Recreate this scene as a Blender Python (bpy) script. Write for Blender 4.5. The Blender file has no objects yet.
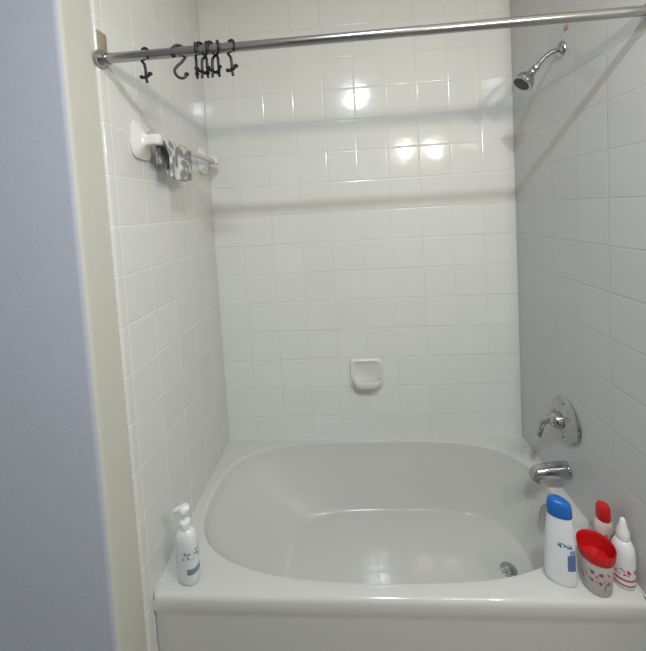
import bpy, bmesh, math, random
from mathutils import Vector, Matrix
random.seed(4)
W=1.524; R=0.45; D=0.76; T=0.1524
scn=bpy.context.scene
scn.view_settings.view_transform='Standard'
scn.view_settings.exposure=0.0
COL=scn.collection

# ---------------------------------------------------------------- materials
def newmat(name):
    m=bpy.data.materials.new(name); m.use_nodes=True
    nt=m.node_tree; b=nt.nodes['Principled BSDF']
    return m,nt,b
def pmat(name,col,rough=.4,metal=0,noise=0.0,nscale=20,coat=0,bump=0.0,bscale=60,trans=0,ior=1.45):
    m,nt,b=newmat(name)
    b.inputs['Roughness'].default_value=rough; b.inputs['Metallic'].default_value=metal
    b.inputs['Coat Weight'].default_value=coat; b.inputs['Transmission Weight'].default_value=trans
    b.inputs['IOR'].default_value=ior
    tc=nt.nodes.new('ShaderNodeTexCoord')
    n=nt.nodes.new('ShaderNodeTexNoise'); n.inputs['Scale'].default_value=nscale
    nt.links.new(tc.outputs['Object'],n.inputs['Vector'])
    mx=nt.nodes.new('ShaderNodeMix'); mx.data_type='RGBA'
    mx.inputs[6].default_value=(*col,1); mx.inputs[7].default_value=(*[c*(1-noise) for c in col],1)
    nt.links.new(n.outputs['Fac'],mx.inputs[0]); nt.links.new(mx.outputs[2],b.inputs['Base Color'])
    if bump:
        n2=nt.nodes.new('ShaderNodeTexNoise'); n2.inputs['Scale'].default_value=bscale
        nt.links.new(tc.outputs['Object'],n2.inputs['Vector'])
        bp=nt.nodes.new('ShaderNodeBump'); bp.inputs['Strength'].default_value=1; bp.inputs['Distance'].default_value=bump
        nt.links.new(n2.outputs['Fac'],bp.inputs['Height']); nt.links.new(bp.outputs['Normal'],b.inputs['Normal'])
    return m
def tilemat(name,axis,voff,tile,grout,gw=.0022,rough=.12,bev=.0009,tl=.0012,wav=.0012):
    m,nt,b=newmat(name); L=nt.links.new
    def M(op,*a):
        n=nt.nodes.new('ShaderNodeMath'); n.operation=op
        for i,x in enumerate(a):
            if isinstance(x,(int,float)): n.inputs[i].default_value=x
            else: L(x,n.inputs[i])
        return n.outputs[0]
    tc=nt.nodes.new('ShaderNodeTexCoord'); sp=nt.nodes.new('ShaderNodeSeparateXYZ'); L(tc.outputs['Object'],sp.inputs[0])
    u=M('DIVIDE',sp.outputs[axis],T); v=M('DIVIDE',M('SUBTRACT',sp.outputs['Z'],voff),T)
    def edge(x):
        f=M('FRACT',x); return f,M('MULTIPLY',M('MINIMUM',f,M('SUBTRACT',1.0,f)),T)
    fu,du=edge(u); fv,dv=edge(v); d=M('MINIMUM',du,dv)
    def ramp(x,a,c):
        n=nt.nodes.new('ShaderNodeMapRange'); n.interpolation_type='SMOOTHSTEP'
        n.inputs['From Min'].default_value=a; n.inputs['From Max'].default_value=c; L(x,n.inputs['Value']); return n.outputs['Result']
    mask=ramp(d,gw*.5,gw*.5+.0012)
    hb=ramp(d,gw*.4,gw*.5+.005)
    cid=nt.nodes.new('ShaderNodeCombineXYZ'); L(M('FLOOR',u),cid.inputs[0]); L(M('FLOOR',v),cid.inputs[1])
    wn=nt.nodes.new('ShaderNodeTexWhiteNoise'); wn.noise_dimensions='3D'; L(cid.outputs[0],wn.inputs['Vector'])
    sc=nt.nodes.new('ShaderNodeSeparateColor'); L(wn.outputs['Color'],sc.inputs[0])
    tilt=M('ADD',M('MULTIPLY',M('SUBTRACT',sc.outputs[0],.5),fu),M('MULTIPLY',M('SUBTRACT',sc.outputs[1],.5),fv))
    ns=nt.nodes.new('ShaderNodeTexNoise'); ns.inputs['Scale'].default_value=9; L(tc.outputs['Object'],ns.inputs['Vector'])
    h=M('ADD',M('ADD',M('MULTIPLY',hb,bev),M('MULTIPLY',tilt,tl)),M('MULTIPLY',ns.outputs['Fac'],wav))
    bp=nt.nodes.new('ShaderNodeBump'); bp.inputs['Strength'].default_value=1; bp.inputs['Distance'].default_value=1
    L(h,bp.inputs['Height']); L(bp.outputs['Normal'],b.inputs['Normal'])
    mx=nt.nodes.new('ShaderNodeMix'); mx.data_type='RGBA'; mx.inputs[6].default_value=(*grout,1)
    tv=nt.nodes.new('ShaderNodeMix'); tv.data_type='RGBA'; tv.inputs[6].default_value=(*tile,1); tv.inputs[7].default_value=(*[c*.975 for c in tile],1)
    L(sc.outputs[2],tv.inputs[0]); L(tv.outputs[2],mx.inputs[7]); L(mask,mx.inputs[0]); L(mx.outputs[2],b.inputs['Base Color'])
    rr=nt.nodes.new('ShaderNodeMapRange'); L(mask,rr.inputs['Value']); rr.inputs['To Min'].default_value=.6; rr.inputs['To Max'].default_value=rough
    L(rr.outputs['Result'],b.inputs['Roughness'])
    return m
m_tb=tilemat('tile_back',0,R-.025,(.73,.745,.73),(.68,.695,.68),gw=.0018,bev=.0008)
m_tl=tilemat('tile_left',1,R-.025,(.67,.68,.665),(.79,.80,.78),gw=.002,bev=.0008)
m_tr=tilemat('tile_right_shaded',1,R-.025,(.57,.575,.575),(.50,.51,.51),gw=.0014,bev=.0006,tl=.0006,wav=.0008)  # same tile as the back wall, with this wall's shade put into the colour
m_warm_lit=pmat('paint_warm_lit',(.56,.56,.505),.6,noise=.04,bump=.0008,bscale=120)  # wall paint with the warm lamp light painted into its colour
m_cool_lit=pmat('paint_cool_lit',(.47,.495,.575),.6,noise=.05,bump=.0006,bscale=90)  # wall paint with the bluish light painted into its colour
m_ceil=pmat('ceiling_paint',(.75,.75,.75),.8,bump=.001)
m_floor=pmat('floor_vinyl',(.30,.27,.24),.45,noise=.2,nscale=8)
m_door=pmat('added_door_wood',(.10,.065,.04),.4,noise=.4,nscale=6)  # dark wood for the added door
m_tub=pmat('tub_acrylic',(.61,.61,.585),.12,noise=.02,nscale=3,coat=.3)
m_cer=pmat('ceramic_white',(.74,.74,.72),.12,coat=.4)
m_chrome=pmat('chrome',(.50,.50,.52),.10,1,noise=.05)
m_rod=pmat('rod_steel',(.46,.46,.475),.22,1,noise=.15,nscale=12)
m_black=pmat('black_plastic',(.010,.010,.011),.4)
m_dark=pmat('nozzle_rubber',(.05,.05,.055),.5,noise=.3,nscale=200)
m_rust=pmat('rusty_plate',(.42,.36,.27),.7,noise=.5,nscale=40)
m_white=pmat('white_plastic',(.78,.79,.80),.3)
m_bluecap=pmat('blue_plastic',(.015,.13,.46),.3)
m_red=pmat('red_plastic',(.55,.012,.015),.3)
m_clear=pmat('frosted_bar',(.72,.74,.74),.1,trans=.35)
m_caulk=pmat('caulk',(.66,.66,.64),.5)
def bandmat(name,base,ink,bands,scale=40,thr=.5,rough=.3,stretch=(1,1,1)):
    m,nt,b=newmat(name); L=nt.links.new
    tc=nt.nodes.new('ShaderNodeTexCoord'); sp=nt.nodes.new('ShaderNodeSeparateXYZ'); L(tc.outputs['Object'],sp.inputs[0])
    mp=nt.nodes.new('ShaderNodeMapping'); mp.inputs['Scale'].default_value=stretch; L(tc.outputs['Object'],mp.inputs[0])
    n=nt.nodes.new('ShaderNodeTexNoise'); n.inputs['Scale'].default_value=scale; n.inputs['Detail'].default_value=1; L(mp.outputs[0],n.inputs['Vector'])
    g=nt.nodes.new('ShaderNodeMath'); g.operation='GREATER_THAN'; g.inputs[1].default_value=thr; L(n.outputs['Fac'],g.inputs[0])
    cur=None
    for (z0,z1,x0,x1,solid) in bands:
        fac=None
        for ax,lo,hi in(('Z',z0,z1),('X',x0,x1)):
            for op,val in(('GREATER_THAN',lo),('LESS_THAN',hi)):
                q=nt.nodes.new('ShaderNodeMath'); q.operation=op; q.inputs[1].default_value=val; L(sp.outputs[ax],q.inputs[0])
                if fac is None: fac=q.outputs[0]
                else:
                    w=nt.nodes.new('ShaderNodeMath'); w.operation='MULTIPLY'; L(fac,w.inputs[0]); L(q.outputs[0],w.inputs[1]); fac=w.outputs[0]
        if not solid:
            w=nt.nodes.new('ShaderNodeMath'); w.operation='MULTIPLY'; L(fac,w.inputs[0]); L(g.outputs[0],w.inputs[1]); fac=w.outputs[0]
        mx=nt.nodes.new('ShaderNodeMix'); mx.data_type='RGBA'; L(fac,mx.inputs[0])
        if cur is None: mx.inputs[6].default_value=(*base,1)
        else: L(cur,mx.inputs[6])
        c=solid if solid else ink
        mx.inputs[7].default_value=(*c,1); cur=mx.outputs[2]
    L(cur,b.inputs['Base Color']); b.inputs['Roughness'].default_value=rough
    return m

# ---------------------------------------------------------------- mesh helpers
def mkobj(name,bm,mat,parent=None,smooth=True,angle=None,loc=None):
    bmesh.ops.recalc_face_normals(bm,faces=bm.faces)
    me=bpy.data.meshes.new(name); bm.to_mesh(me); bm.free()
    for p in me.polygons: p.use_smooth=smooth
    me.materials.append(mat)
    o=bpy.data.objects.new(name,me); COL.objects.link(o)
    if loc: o.location=loc
    if parent: o.parent=parent
    if angle is not None:
        me.set_sharp_from_angle(angle=math.radians(angle))
    return o
def empty(name,loc=(0,0,0)):
    e=bpy.data.objects.new(name,None); e.location=loc; e.empty_display_size=.05; COL.objects.link(e); return e
def box(name,a,b,mat,bevel=0,parent=None,segs=2,loc=None):
    bm=bmesh.new(); bmesh.ops.create_cube(bm,size=1)
    for v in bm.verts: v.co=Vector([a[i]+(v.co[i]+.5)*(b[i]-a[i]) for i in range(3)])
    if bevel: bmesh.ops.bevel(bm,geom=bm.edges[:],offset=bevel,segments=segs,profile=.5,affect='EDGES')
    return mkobj(name,bm,mat,parent,smooth=bool(bevel),angle=40 if bevel else None,loc=loc)
def loft(name,rings,mat,parent=None,cap0=True,cap1=True,angle=50,loc=None,M=None):
    bm=bmesh.new(); vs=[[bm.verts.new(M@Vector(p) if M else p) for p in r] for r in rings]
    n=len(rings[0])
    for a,b in zip(vs[:-1],vs[1:]):
        for i in range(n): bm.faces.new((a[i],a[(i+1)%n],b[(i+1)%n],b[i]))
    if cap0: bm.faces.new(vs[0])
    if cap1: bm.faces.new(vs[-1])
    return mkobj(name,bm,mat,parent,angle=angle,loc=loc)
def ell(rx,ry,z,n=40,e=2.0,cx=0,cy=0):
    out=[]
    for i in range(n):
        t=2*math.pi*i/n; c,s=math.cos(t),math.sin(t)
        out.append((cx+rx*math.copysign(abs(c)**(2/e),c),cy+ry*math.copysign(abs(s)**(2/e),s),z))
    return out
def lathe(name,prof,mat,parent=None,M=None,n=40,loc=None,angle=50,sy=1,e=2.0,cap0=True,cap1=True):
    return loft(name,[ell(max(r,1e-4),max(r*sy,1e-4),z,n,e) for r,z in prof],mat,parent,cap0,cap1,angle,loc,M)
def tube(name,pts,rad,mat,parent=None,n=16,res=8,loc=None,closed=False):
    pts=[Vector(p) for p in pts]
    rads=rad if isinstance(rad,(list,tuple)) else [rad]*len(pts)
    P=[];Q=[]
    if len(pts)>2:
        for i in range(len(pts)-1):
            p0=pts[max(i-1,0)];p1=pts[i];p2=pts[i+1];p3=pts[min(i+2,len(pts)-1)]
            for k in range(res):
                t=k/res
                P.append(.5*((2*p1)+(-p0+p2)*t+(2*p0-5*p1+4*p2-p3)*t*t+(-p0+3*p1-3*p2+p3)*t**3))
                Q.append(rads[i]*(1-t)+rads[i+1]*t)
        P.append(pts[-1]);Q.append(rads[-1])
    else: P,Q=pts,rads
    rings=[];up=None
    for i,p in enumerate(P):
        d=(P[min(i+1,len(P)-1)]-P[max(i-1,0)]).normalized()
        if up is None:
            up=d.orthogonal().normalized()
        up=(up-d*up.dot(d)).normalized(); s=d.cross(up)
        rings.append([tuple(p+Q[i]*(math.cos(a)*up+math.sin(a)*s)) for a in [2*math.pi*k/n for k in range(n)]])
    return loft(name,rings,mat,parent,angle=60,loc=loc)
def frame(o,z,x=None):
    z=Vector(z).normalized(); q=z.to_track_quat('Z','Y'); return Matrix.Translation(o)@q.to_matrix().to_4x4()

# ---------------------------------------------------------------- room shell
H=2.86; CY=-.915; TE=-.794; PX=.008
RX0,RX1,RY=-1.25,2.15,-3.1
box('wall_back',(-.15,0,0),(W+.15,.12,H),m_tb)
def tilepanel(name,x0,x1,mat,roundside):
    r=.008
    inner=x1 if roundside>0 else x0
    outer=x0 if roundside>0 else x1
    prof=[(outer,0),(outer,TE)]
    for k in range(7):
        a=math.pi/2*k/6
        prof.append((inner-roundside*r*(1-math.sin(a)) , TE-0+r*(1-math.cos(a)) ) )
    prof.append((inner,0))
    bm=bmesh.new()
    lo=[bm.verts.new((x,y,0)) for x,y in prof]; hi=[bm.verts.new((x,y,H)) for x,y in prof]
    n=len(prof)
    for i in range(n): bm.faces.new((lo[i],lo[(i+1)%n],hi[(i+1)%n],hi[i]))
    bm.faces.new(lo); bm.faces.new(hi)
    return mkobj(name,bm,mat,angle=35)
tilepanel('wall_left',-PX,0,m_tl,1)
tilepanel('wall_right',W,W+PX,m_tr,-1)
def stub(name,side):
    xin=-PX if side<0 else W+PX; xo=RX0-.1 if side<0 else RX1+.1
    r=.018; s=side
    prof=[(xin,0)]
    for k in range(9):
        a=math.pi/2*k/8
        prof.append((xin+s*r*(1-math.cos(a)),CY+r-r*math.sin(a)))
    prof+= [(xo,CY),(xo,0)]
    bm=bmesh.new(); lo=[bm.verts.new((x,y,0)) for x,y in prof]; hi=[bm.verts.new((x,y,H)) for x,y in prof]; n=len(prof)
    fs=[bm.faces.new((lo[i],lo[(i+1)%n],hi[(i+1)%n],hi[i])) for i in range(n)]
    bm.faces.new(lo); bm.faces.new(hi)
    for i,f in enumerate(fs): f.material_index=1 if i>=5 else 0  # front face takes the cool-lit colour, the return the warm-lit one
    o=mkobj(name,bm,m_warm_lit,angle=60); o.data.materials.append(m_cool_lit); return o
stub('wall_front_left',-1); stub('wall_front_right',1)
box('floor',(RX0-.1,RY-.1,-.1),(RX1+.1,.12,0),m_floor)
box('ceiling',(RX0-.1,RY-.1,H),(RX1+.1,.12,H+.1),m_ceil)
box('wall_rear',(RX0-.1,RY-.1,0),(RX1+.1,RY,H),m_warm_lit)
box('wall_side_left',(RX0-.1,RY,0),(RX0,CY,H),m_cool_lit)
box('wall_side_right',(RX1,RY,0),(RX1+.1,CY,H),m_warm_lit)
box('baseboard_left',(RX0,CY-.012,0),(-.03,CY,.09),m_white,.003)
box('baseboard_right',(W+.04,CY-.012,0),(RX1,CY,.09),m_white,.003)
dr=empty('added_dark_door')  # unseen door, added as a dark contrast for the chrome to reflect
box('added_door_leaf',(.2,RY+.004,0.01),(1.1,RY+.044,2.05),m_door,.003,dr)
for z0_,z1_ in((.25,.95),(1.1,1.9)):
    for xa in(.3,.7): box('added_door_panel',(xa,RY+.044,z0_),(xa+.3,RY+.054,z1_),m_door,.004,dr)

# ---------------------------------------------------------------- bathtub
G=.002
def rayrect(c,th,x0,x1,y0,y1):
    dx,dy=math.cos(th),math.sin(th); t=1e9
    if dx>1e-9:t=min(t,(x1-c[0])/dx)
    if dx<-1e-9:t=min(t,(x0-c[0])/dx)
    if dy>1e-9:t=min(t,(y1-c[1])/dy)
    if dy<-1e-9:t=min(t,(y0-c[1])/dy)
    return (c[0]+dx*t,c[1]+dy*t)
cT=(.757,-.366)
x0,x1,y0,y1=G,W-G,-D,-G
ths=sorted(set([2*math.pi*i/160 for i in range(160)]+[math.atan2(y-cT[1],x-cT[0])%(2*math.pi) for x in(x0,x1) for y in(y0,y1)]))
def rect(ins,z): return [(*rayrect(cT,t,x0,x1,y0+ins,y1),z) for t in ths]
def sup(bx,by,nb,nf,z):
    cx,cy=(bx[0]+bx[1])/2,(by[0]+by[1])/2; a,b=(bx[1]-bx[0])/2,(by[1]-by[0])/2; out=[]
    for t in ths:
        c,s=math.cos(t),math.sin(t); n=nb if s>0 else nf
        k=(abs(c/a)**n+abs(s/b)**n)**(-1/n)
        out.append((cx+c*k,cy+s*k,z))
    return out
rings=[rect(.004,0),rect(.004,R-.075),rect(.003,R-.060),rect(0,R-.050),rect(0,R-.018),rect(.0025,R-.009),rect(.0085,R-.0025),rect(.018,R)]
prof=[(-.035,0),(-.008,-.0005),(.004,-.003),(.018,-.011),(.034,-.026),(.07,-.048),(.15,-.080),(.30,-.135),(.5,-.195),(.7,-.245),(.86,-.277),(.93,-.290),(.975,-.297),(1.01,-.3005),(1.06,-.302),(1.2,-.3025),(1.8,-.3035),(3.0,-.304)]
top=((.045,1.468),(-.712,-.024)); bot=((.36,1.375),(-.645,-.10))
for s,z in prof:
    bx=[top[0][i]+(bot[0][i]-top[0][i])*min(s,1) for i in(0,1)]; by=[top[1][i]+(bot[1][i]-top[1][i])*min(s,1) for i in (0,1)]
    if s>1:
        k=1-(s-1)*.45; cx,cy=sum(bx)/2,sum(by)/2
        bx=[cx+(b-cx)*k for b in bx]; by=[cy+(b-cy)*k for b in by]
    rings.append(sup(bx,by,3.3,2.8,R+z))
tub=loft('bathtub',rings,m_tub,cap0=True,cap1=True,angle=35)
FZ=R-.3025
lathe('drain',[(.0,0),(.030,0),(.032,.002),(.028,.004),(.001,.004)],m_chrome,tub,loc=(1.275,-.385,FZ))
lathe('drain_stopper',[(.001,.004),(.018,.004),(.020,.007),(.016,.010),(.001,.011)],m_chrome,tub,loc=(1.275,-.385,FZ))
lathe('overflow_plate',[(.001,-.012),(.040,-.012),(.042,-.004),(.038,.004),(.020,.009),(.001,.010)],m_chrome,tub,M=frame((1.432,-.385,R-.068),(-.83,0,.55)))
tube('caulk_back',[(0.004,-.003,R+.001),(W-.004,-.003,R+.001)],.003,m_caulk,tub)
tube('caulk_left',[(.003,-.003,R+.001),(.003,-.75,R+.001)],.003,m_caulk,tub)
tube('caulk_right',[(W-.003,-.003,R+.001),(W-.003,-.75,R+.001)],.003,m_caulk,tub)

# ---------------------------------------------------------------- shower rod
ry,rz=-.7857,R+1.682
rod=empty('shower_curtain_rod',(0,0,0))
tube('rod_outer',[(.004,ry,rz),(.40,ry,rz)],.0140,m_rod,rod,n=24)
tube('rod_inner',[(.40,ry,rz),(W-.004,ry,rz)],.0128,m_rod,rod,n=24)
fp=[(.001,0),(.024,0),(.026,.003),(.025,.010),(.020,.016),(.018,.026),(.001,.026)]
lathe('flange_left',fp,m_rod,rod,M=frame((.0005,ry,rz),(1,0,0)))
lathe('flange_right',fp,m_rod,rod,M=frame((W-.0005,ry,rz),(-1,0,0)))
box('wall_bracket_plate',(0.0004,-.790,R+1.70),(.004,-.752,R+1.765),m_rust,.001)
lathe('rust_screw_anchor',[(.001,0),(.009,0),(.010,.003),(.006,.006),(.001,.007)],m_rust,M=frame((W-.0004,-.42,R+1.82),(-1,0,0)))

def hook(X,yaw,kind,dz=0):
    o=empty('shower_curtain_hook',(X,ry,rz+dz)); rr=.0192; w=.0040
    if kind=='S':
        pts=[(0,rr*math.cos(math.radians(a)),rr*math.sin(math.radians(a))) for a in (215,180,140,100,60,20,-20)]
        pts+=[(0,.006,-.026),(0,-.008,-.040),(0,-.016,-.055),(0,-.008,-.070),(0,.006,-.072),(0,.016,-.062)]
    else:
        pts=[(0,rr*math.cos(math.radians(a)),rr*math.sin(math.radians(a))) for a in (225,190,150,110,70,30,-10,-45)]
        pts+=[(0,.003,-.026),(0,0,-.045),(0,0,-.062),(0,-.003,-.078)]
    tube('hook_wire',pts,w,m_black,o,n=10,res=5)
    ball=[(.001,-.006),(.006,-.003),(.0068,0),(.006,.003),(.001,.006)]
    if kind=='S':
        lathe('hook_tip',ball,m_black,o,M=Matrix.Translation((0,.016,-.060)),n=14)
        lathe('hook_end_ball',ball,m_black,o,M=Matrix.Translation((0,-rr*.82,-rr*.6)),n=14)
    else:
        tube('hook_crossbar',[(-.002,-.020,-.058),(0,-.010,-.061),(0,0,-.060),(0,.010,-.061),(.002,.020,-.056)],[.0035,.0042,.0048,.0042,.0035],m_black,o,n=10,res=4)
        for s in(-1,1):
            lathe('crossbar_ball',ball,m_black,o,M=Matrix.Translation((0,.020*s,-.057)),n=14)
    o.rotation_euler=(0,0,yaw)
    return o
hook(.135,math.radians(62),'T')
hook(.238,math.radians(-60),'S')
for i,x in enumerate((.286,.302,.317,.332,.350,.388)):
    hook(x,math.radians([22,-24,28,-18,26,50][i]),'T')

# ---------------------------------------------------------------- towel bar
tb=empty('towel_bar',(0,0,0))
bz=R+1.475; bX=.062
for nm,yy in(('bracket_near',-.618),('bracket_far',-.09)):
    rings=[]
    for x,hy,hz,dz in((.0005,.055,.062,0),(.008,.057,.064,0),(.014,.050,.055,0),(.022,.030,.032,0),(.034,.018,.019,0),(.050,.017,.018,0),(.072,.018,.019,0),(.078,.013,.014,0)):
        rings.append([(x,yy+p[0],bz+.004+p[1]) for p in ell(hy,hz,0,32,4)])
    loft(nm,rings,m_cer,tb,angle=60)
tube('bar',[(bX,-.61,bz),(bX,-.10,bz)],.0115,m_clear,tb,n=20)

def leopard():
    m,nt,b=newmat('washcloth_leopard'); L=nt.links.new
    tc=nt.nodes.new('ShaderNodeTexCoord')
    n=nt.nodes.new('ShaderNodeTexNoise'); n.inputs['Scale'].default_value=30; L(tc.outputs['Object'],n.inputs['Vector'])
    v=nt.nodes.new('ShaderNodeTexVoronoi'); v.feature='F1'; v.inputs['Scale'].default_value=34
    ad=nt.nodes.new('ShaderNodeMix'); ad.data_type='RGBA'; ad.inputs[0].default_value=.03
    L(tc.outputs['Object'],ad.inputs[6]); L(n.outputs['Color'],ad.inputs[7]); L(ad.outputs[2],v.inputs['Vector'])
    cr=nt.nodes.new('ShaderNodeValToRGB'); L(v.outputs['Distance'],cr.inputs[0])
    e=cr.color_ramp.elements; e[0].position=0; e[0].color=(.22,.225,.23,1); e[1].position=.60; e[1].color=(.60,.61,.62,1)
    x=e.new(.50); x.color=(.25,.255,.26,1)
    L(cr.outputs[0],b.inputs['Base Color']); b.inputs['Roughness'].default_value=.95
    return m
bm=bmesh.new(); NU,NV=40,44; grid=[]
for i in range(NU):
    u=i/(NU-1); row=[]
    for j in range(NV):
        s=-0.105+ j/(NV-1)*(.105+.150)
        r=.0155; hw=math.pi*r/2
        if abs(s)<hw: a=s/r; x=r*math.sin(a); z=r*math.cos(a)
        else: x=math.copysign(r,s); z=-(abs(s)-hw)
        drop=max(0,-z)
        x+= .006*math.sin(u*11+s*8)*min(1,drop/.04)*(1 if s>0 else .5) + (.008*min(1,drop/.05) if s>0 else -.004*min(1,drop/.05))
        y=-.598+u*.205*(1-.10*drop/.12)+ .005*math.sin(drop*30)
        z+= .005*math.sin(u*7+1)*min(1,drop/.06)
        row.append(bm.verts.new((bX+x,y,bz+z)))
    grid.append(row)
for i in range(NU-1):
    for j in range(NV-1): bm.faces.new((grid[i][j],grid[i+1][j],grid[i+1][j+1],grid[i][j+1]))
wc=mkobj('washcloth',bm,leopard())
sm=wc.modifiers.new('sol','SOLIDIFY'); sm.thickness=.003; sm.offset=0

# ---------------------------------------------------------------- soap dish
sd=empty('soap_dish',(0.752,0,R+.352))
def rr(hx,hz,y,e=7,n=48,dz=0): return [(p[0],y,p[1]+dz) for p in ell(hx,hz,0,n,e)]
loft('backplate',[rr(.082,.078,-.0005),rr(.083,.079,-.008),rr(.080,.076,-.014),rr(.072,.068,-.016),rr(.068,.064,-.012),rr(.064,.060,-.009)],m_cer,sd,angle=60)
bm=bmesh.new(); prof=[(.50,.0,-.070),(.70,.55,-.066),(.92,.9,-.050),(1.0,1.0,-.026),(1.0,1.0,-.018),(.96,.97,-.014),(.90,.93,-.020),(.85,.86,-.034),(.70,.70,-.042),(.2,.2,-.044)]
rows=[]
for sx,sy,z in prof:
    row=[]
    for k in range(25):
        a=math.pi*k/24; c,s=math.cos(a),math.sin(a)
        row.append(bm.verts.new((.072*sx*math.copysign(abs(c)**(2/3.2),c),-.012-.062*sy*abs(s)**(2/3.2),z)))
    rows.append(row)
for a,b in zip(rows[:-1],rows[1:]):
    for k in range(24): bm.faces.new((a[k],a[k+1],b[k+1],b[k]))
bm.faces.new(rows[-1])
mkobj('tray',bm,m_cer,sd,angle=70)
for k in range(7):
    xx=-.045+k*.015
    tube('soap_rib',[(xx,-.018,-.037),(xx,-.062,-.037)],.0035,m_cer,sd,n=10)

# ---------------------------------------------------------------- shower head
sh=empty('shower_head',(0,0,0)); sy_=-.385; z0=R+1.755
lathe('arm_flange',[(.001,0),(.030,0),(.030,.003),(.022,.010),(.013,.016),(.001,.016)],m_chrome,sh,M=frame((W-.0005,sy_,z0),(-1,0,-.1)))
tube('shower_arm',[(W-.004,sy_,z0),(W-.030,sy_,z0-.004),(W-.060,sy_,z0-.022),(W-.098,sy_,z0-.062)],.0095,m_chrome,sh,n=18)
d=Vector((-.68,.0,-.73)); M=frame((W-.092,sy_,z0-.055),d)
lathe('head_body',[(.001,0),(.014,0),(.014,.012),(.012,.014),(.015,.020),(.016,.028),(.013,.033),(.018,.036),(.030,.050),(.038,.064),(.040,.070),(.040,.078),(.036,.081)],m_chrome,sh,M=M,cap1=True)
lathe('spray_face',[(.001,.0795),(.031,.0795),(.030,.083),(.001,.084)],m_dark,sh,M=M)

# ---------------------------------------------------------------- valve
va=empty('shower_valve',(0,0,0)); vc=Vector((W-.0005,-.372,R+.318))
lathe('escutcheon',[(.001,0),(.086,0),(.088,.004),(.084,.011),(.078,.014),(.066,.014),(.060,.017),(.040,.022),(.036,.026),(.001,.026)],m_chrome,va,M=frame(vc,(-1,0,0)),n=56)
lathe('handle_hub',[(.001,.02),(.030,.02),(.031,.030),(.028,.044),(.024,.058),(.014,.066),(.001,.068)],m_chrome,va,M=frame(vc,(-1,0,0)))
tube('lever',[vc+Vector((-.050,0,0)),vc+Vector((-.068,.012,-.004)),vc+Vector((-.082,.022,-.024)),vc+Vector((-.088,.028,-.058)),vc+Vector((-.094,.030,-.082))],[.016,.015,.012,.010,.011],m_chrome,va)
for s in(1,-1):
    lathe('plate_screw',[(.001,.014),(.005,.014),(.005,.018),(.001,.019)],m_chrome,va,M=frame(vc+Vector((0,0,.068*s)),(-1,0,0)),n=14)

# ---------------------------------------------------------------- spout
sp=empty('tub_spout',(0,0,0)); sb=Vector((W-.0005,-.368,R+.108))
lathe('spout_collar',[(.001,0),(.031,0),(.032,.003),(.030,.008),(.001,.008)],m_chrome,sp,M=frame(sb,(-1,0,0)))
rings=[]
for x,hy,hz,dz in((0.004,.029,.029,0),(.03,.029,.029,0),(.07,.027,.026,-.002),(.10,.025,.024,-.006),(.122,.024,.024,-.011),(.134,.022,.022,-.016),(.142,.015,.016,-.021)):
    rings.append([(sb.x-x,sb.y+p[0],sb.z+dz+p[1]) for p in ell(hy,hz,0,28,2.4)])
loft('spout_body',rings,m_chrome,sp,angle=50)
lathe('spout_outlet',[(.016,-.020),(.019,-.020),(.020,0),(.001,0)],m_chrome,sp,M=Matrix.Translation((sb.x-.118,sb.y,sb.z-.022)))

# ---------------------------------------------------------------- bottles
m_lot=bandmat('lotion_label',(.70,.74,.75),(.20,.28,.36),[(.090,.120,.0,.05,None),(.04,.060,0.014,.05,(.16,.26,.34))],150,.54)
e=empty('lotion_pump_bottle',(.100,-.705,R+.0005))
lathe('bottle',[(.001,0),(.032,0),(.036,.004),(.0375,.02),(.0370,.12),(.036,.150),(.031,.168),(.021,.178),(.014,.182),(.014,.186),(.001,.186)],m_lot,e,sy=.72,e=2.4)
lathe('pump_collar',[(.001,.184),(.017,.184),(.0175,.188),(.0165,.204),(.010,.208),(.006,.210),(.001,.210)],m_white,e)
lathe('pump_stem',[(.006,.208),(.006,.236)],m_white,e)
tube('pump_head',[(.016,.004,.244),(.006,.0,.246),(-.012,-.004,.245),(-.030,-.008,.239),(-.038,-.010,.228)],[.010,.013,.010,.007,.005],m_white,e)
lathe('pump_button',[(.001,.232),(.015,.232),(.017,.240),(.016,.252),(.010,.257),(.001,.258)],m_white,e)
e.rotation_euler=(0,0,math.radians(-12))

m_sh=bandmat('shampoo_label',(.76,.79,.82),(.06,.12,.30),[(.125,.140,-.010,.030,None),(.055,.105,.016,.0385,(.10,.17,.36)),(.105,.120,.022,.0385,(.22,.32,.52))],170,.5)
e=empty('shampoo_bottle',(1.305,-.692,R+.0005))
lathe('bottle',[(.001,0),(.038,0),(.042,.004),(.044,.02),(.043,.08),(.040,.14),(.036,.19),(.033,.216),(.001,.218)],m_sh,e,sy=.58,e=2.3)
bm_r=[]
for k,(r,z) in enumerate([(.001,.216),(.0330,.216),(.0345,.219),(.0335,.243),(.030,.259),(.021,.266),(.001,.267)]):
    bm_r.append([(x,y,zz- (x*.15 if k>2 else 0)) for x,y,zz in ell(r,r*.62,z,40,2.3)])
loft('flip_cap',bm_r,m_bluecap,e,angle=50)
e.rotation_euler=(0,0,math.radians(-22))

m_cup=bandmat('cup_print',(.60,.57,.56),(.42,.06,.07),[(.025,.080,-.1,.1,None)],85,.58,stretch=(1,1,.8))
e=empty('plastic_cup',(1.402,-.708,R+.0005))
lathe('cup_wall',[(.001,0),(.036,0),(.039,.003),(.0455,.108),(.0455,.110)],m_cup,e,cap1=False)
lathe('cup_rim',[(.0455,.104),(.0475,.104),(.0495,.120),(.0505,.132),(.0490,.135),(.0466,.132),(.0455,.120),(.042,.085),(.001,.082)],m_red,e,cap0=False)

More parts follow.
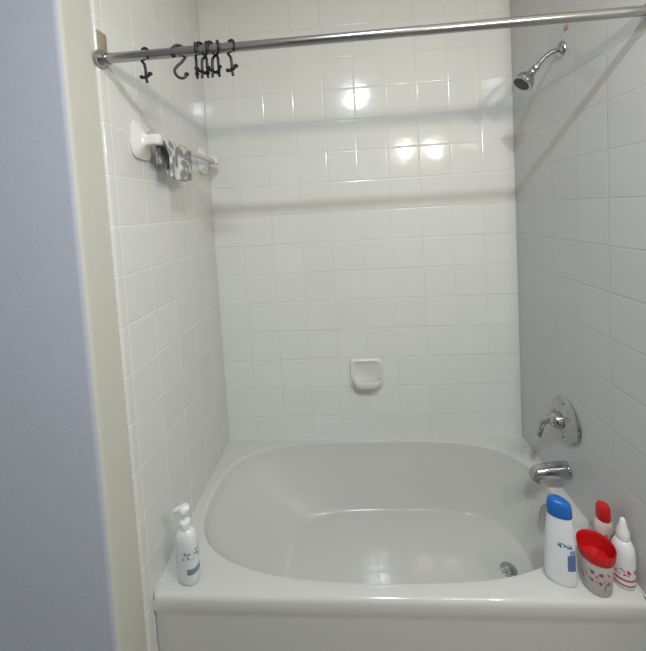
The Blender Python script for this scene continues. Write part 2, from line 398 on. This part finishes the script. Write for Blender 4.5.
m_nb=bandmat('conditioner_label',(.76,.76,.77),(.50,.04,.06),[(.045,.065,-.1,.1,None),(.012,.018,-.1,.1,(.45,.05,.07)),(.028,.036,-.1,.1,(.5,.12,.14))],150,.52)
e=empty('nozzle_bottle',(1.490,-.697,R+.0005))
lathe('bottle',[(.001,0),(.027,0),(.030,.003),(.0310,.02),(.0305,.100),(.028,.120),(.020,.138),(.016,.142),(.001,.143)],m_nb,e)
lathe('nozzle_cap',[(.001,.141),(.0165,.141),(.0175,.146),(.0165,.166),(.013,.176),(.010,.190),(.007,.203),(.004,.208),(.001,.209)],m_white,e)

m_rb=bandmat('body_wash_label',(.66,.52,.51),(.60,.16,.16),[(.02,.10,-.1,.1,None)],60,.5)
e=empty('body_wash_bottle',(1.484,-.622,R+.0005))
lathe('bottle',[(.001,0),(.026,0),(.029,.004),(.029,.11),(.026,.128),(.019,.138),(.001,.140)],m_rb,e,sy=.8)
lathe('red_cap',[(.001,.138),(.0195,.138),(.021,.141),(.0195,.178),(.017,.184),(.001,.186)],m_red,e)

# ---------------------------------------------------------------- lights
def point(name,loc,e,col,r=.04):
    l=bpy.data.lights.new(name,'POINT'); l.energy=e; l.color=col; l.shadow_soft_size=r
    o=bpy.data.objects.new(name,l); o.location=loc; COL.objects.link(o); return o
WARM=(1,.88,.74)
fx=empty('vanity_light_fixture',(0,0,0))
for i,x in enumerate((1.28,1.55)):
    point('vanity_bulb',(x,-1.62,2.18),17,WARM,.04)
    lathe('socket',[(.001,0),(.026,0),(.026,.05),(.001,.05)],m_chrome,fx,M=Matrix.Translation((x,-1.62,2.225)))
    tube('drop_rod',[(x,-1.62,2.27),(x,-1.62,H)],.006,m_chrome,fx)
l=bpy.data.lights.new('ceiling_light','AREA'); l.shape='DISK'; l.size=.14; l.energy=31; l.color=(.80,.92,1.0)
o=bpy.data.objects.new('ceiling_light',l); o.location=(.865,-2.02,2.835); COL.objects.link(o)
lathe('ceiling_light_trim',[(.085,0),(.11,0),(.11,-.008),(.085,-.004)],m_white,M=Matrix.Translation((.865,-2.02,H-.0005)),cap0=False,cap1=False)
w=bpy.data.worlds.new('world'); scn.world=w; w.use_nodes=True
w.node_tree.nodes['Background'].inputs[0].default_value=(.8,.88,1,1); w.node_tree.nodes['Background'].inputs[1].default_value=.3

# ---------------------------------------------------------------- camera
cam=bpy.data.cameras.new('camera'); co=bpy.data.objects.new('camera',cam); COL.objects.link(co)
r2=Vector((.9963842,.063101,-.05689273)); u2=Vector((.05342479,.05534812,.9970368)); fw=Vector((-.06606293,.9964712,-.05177684))
Mx=Matrix((r2,u2,-fw)).transposed().to_4x4(); Mx.translation=(.6858,-1.7882,1.2105+R)
co.matrix_world=Mx
cam.sensor_fit='HORIZONTAL'; cam.sensor_width=36; cam.lens=36*351.48/646; cam.shift_x=.0007; cam.shift_y=-.1513; cam.clip_start=.02
scn.camera=co
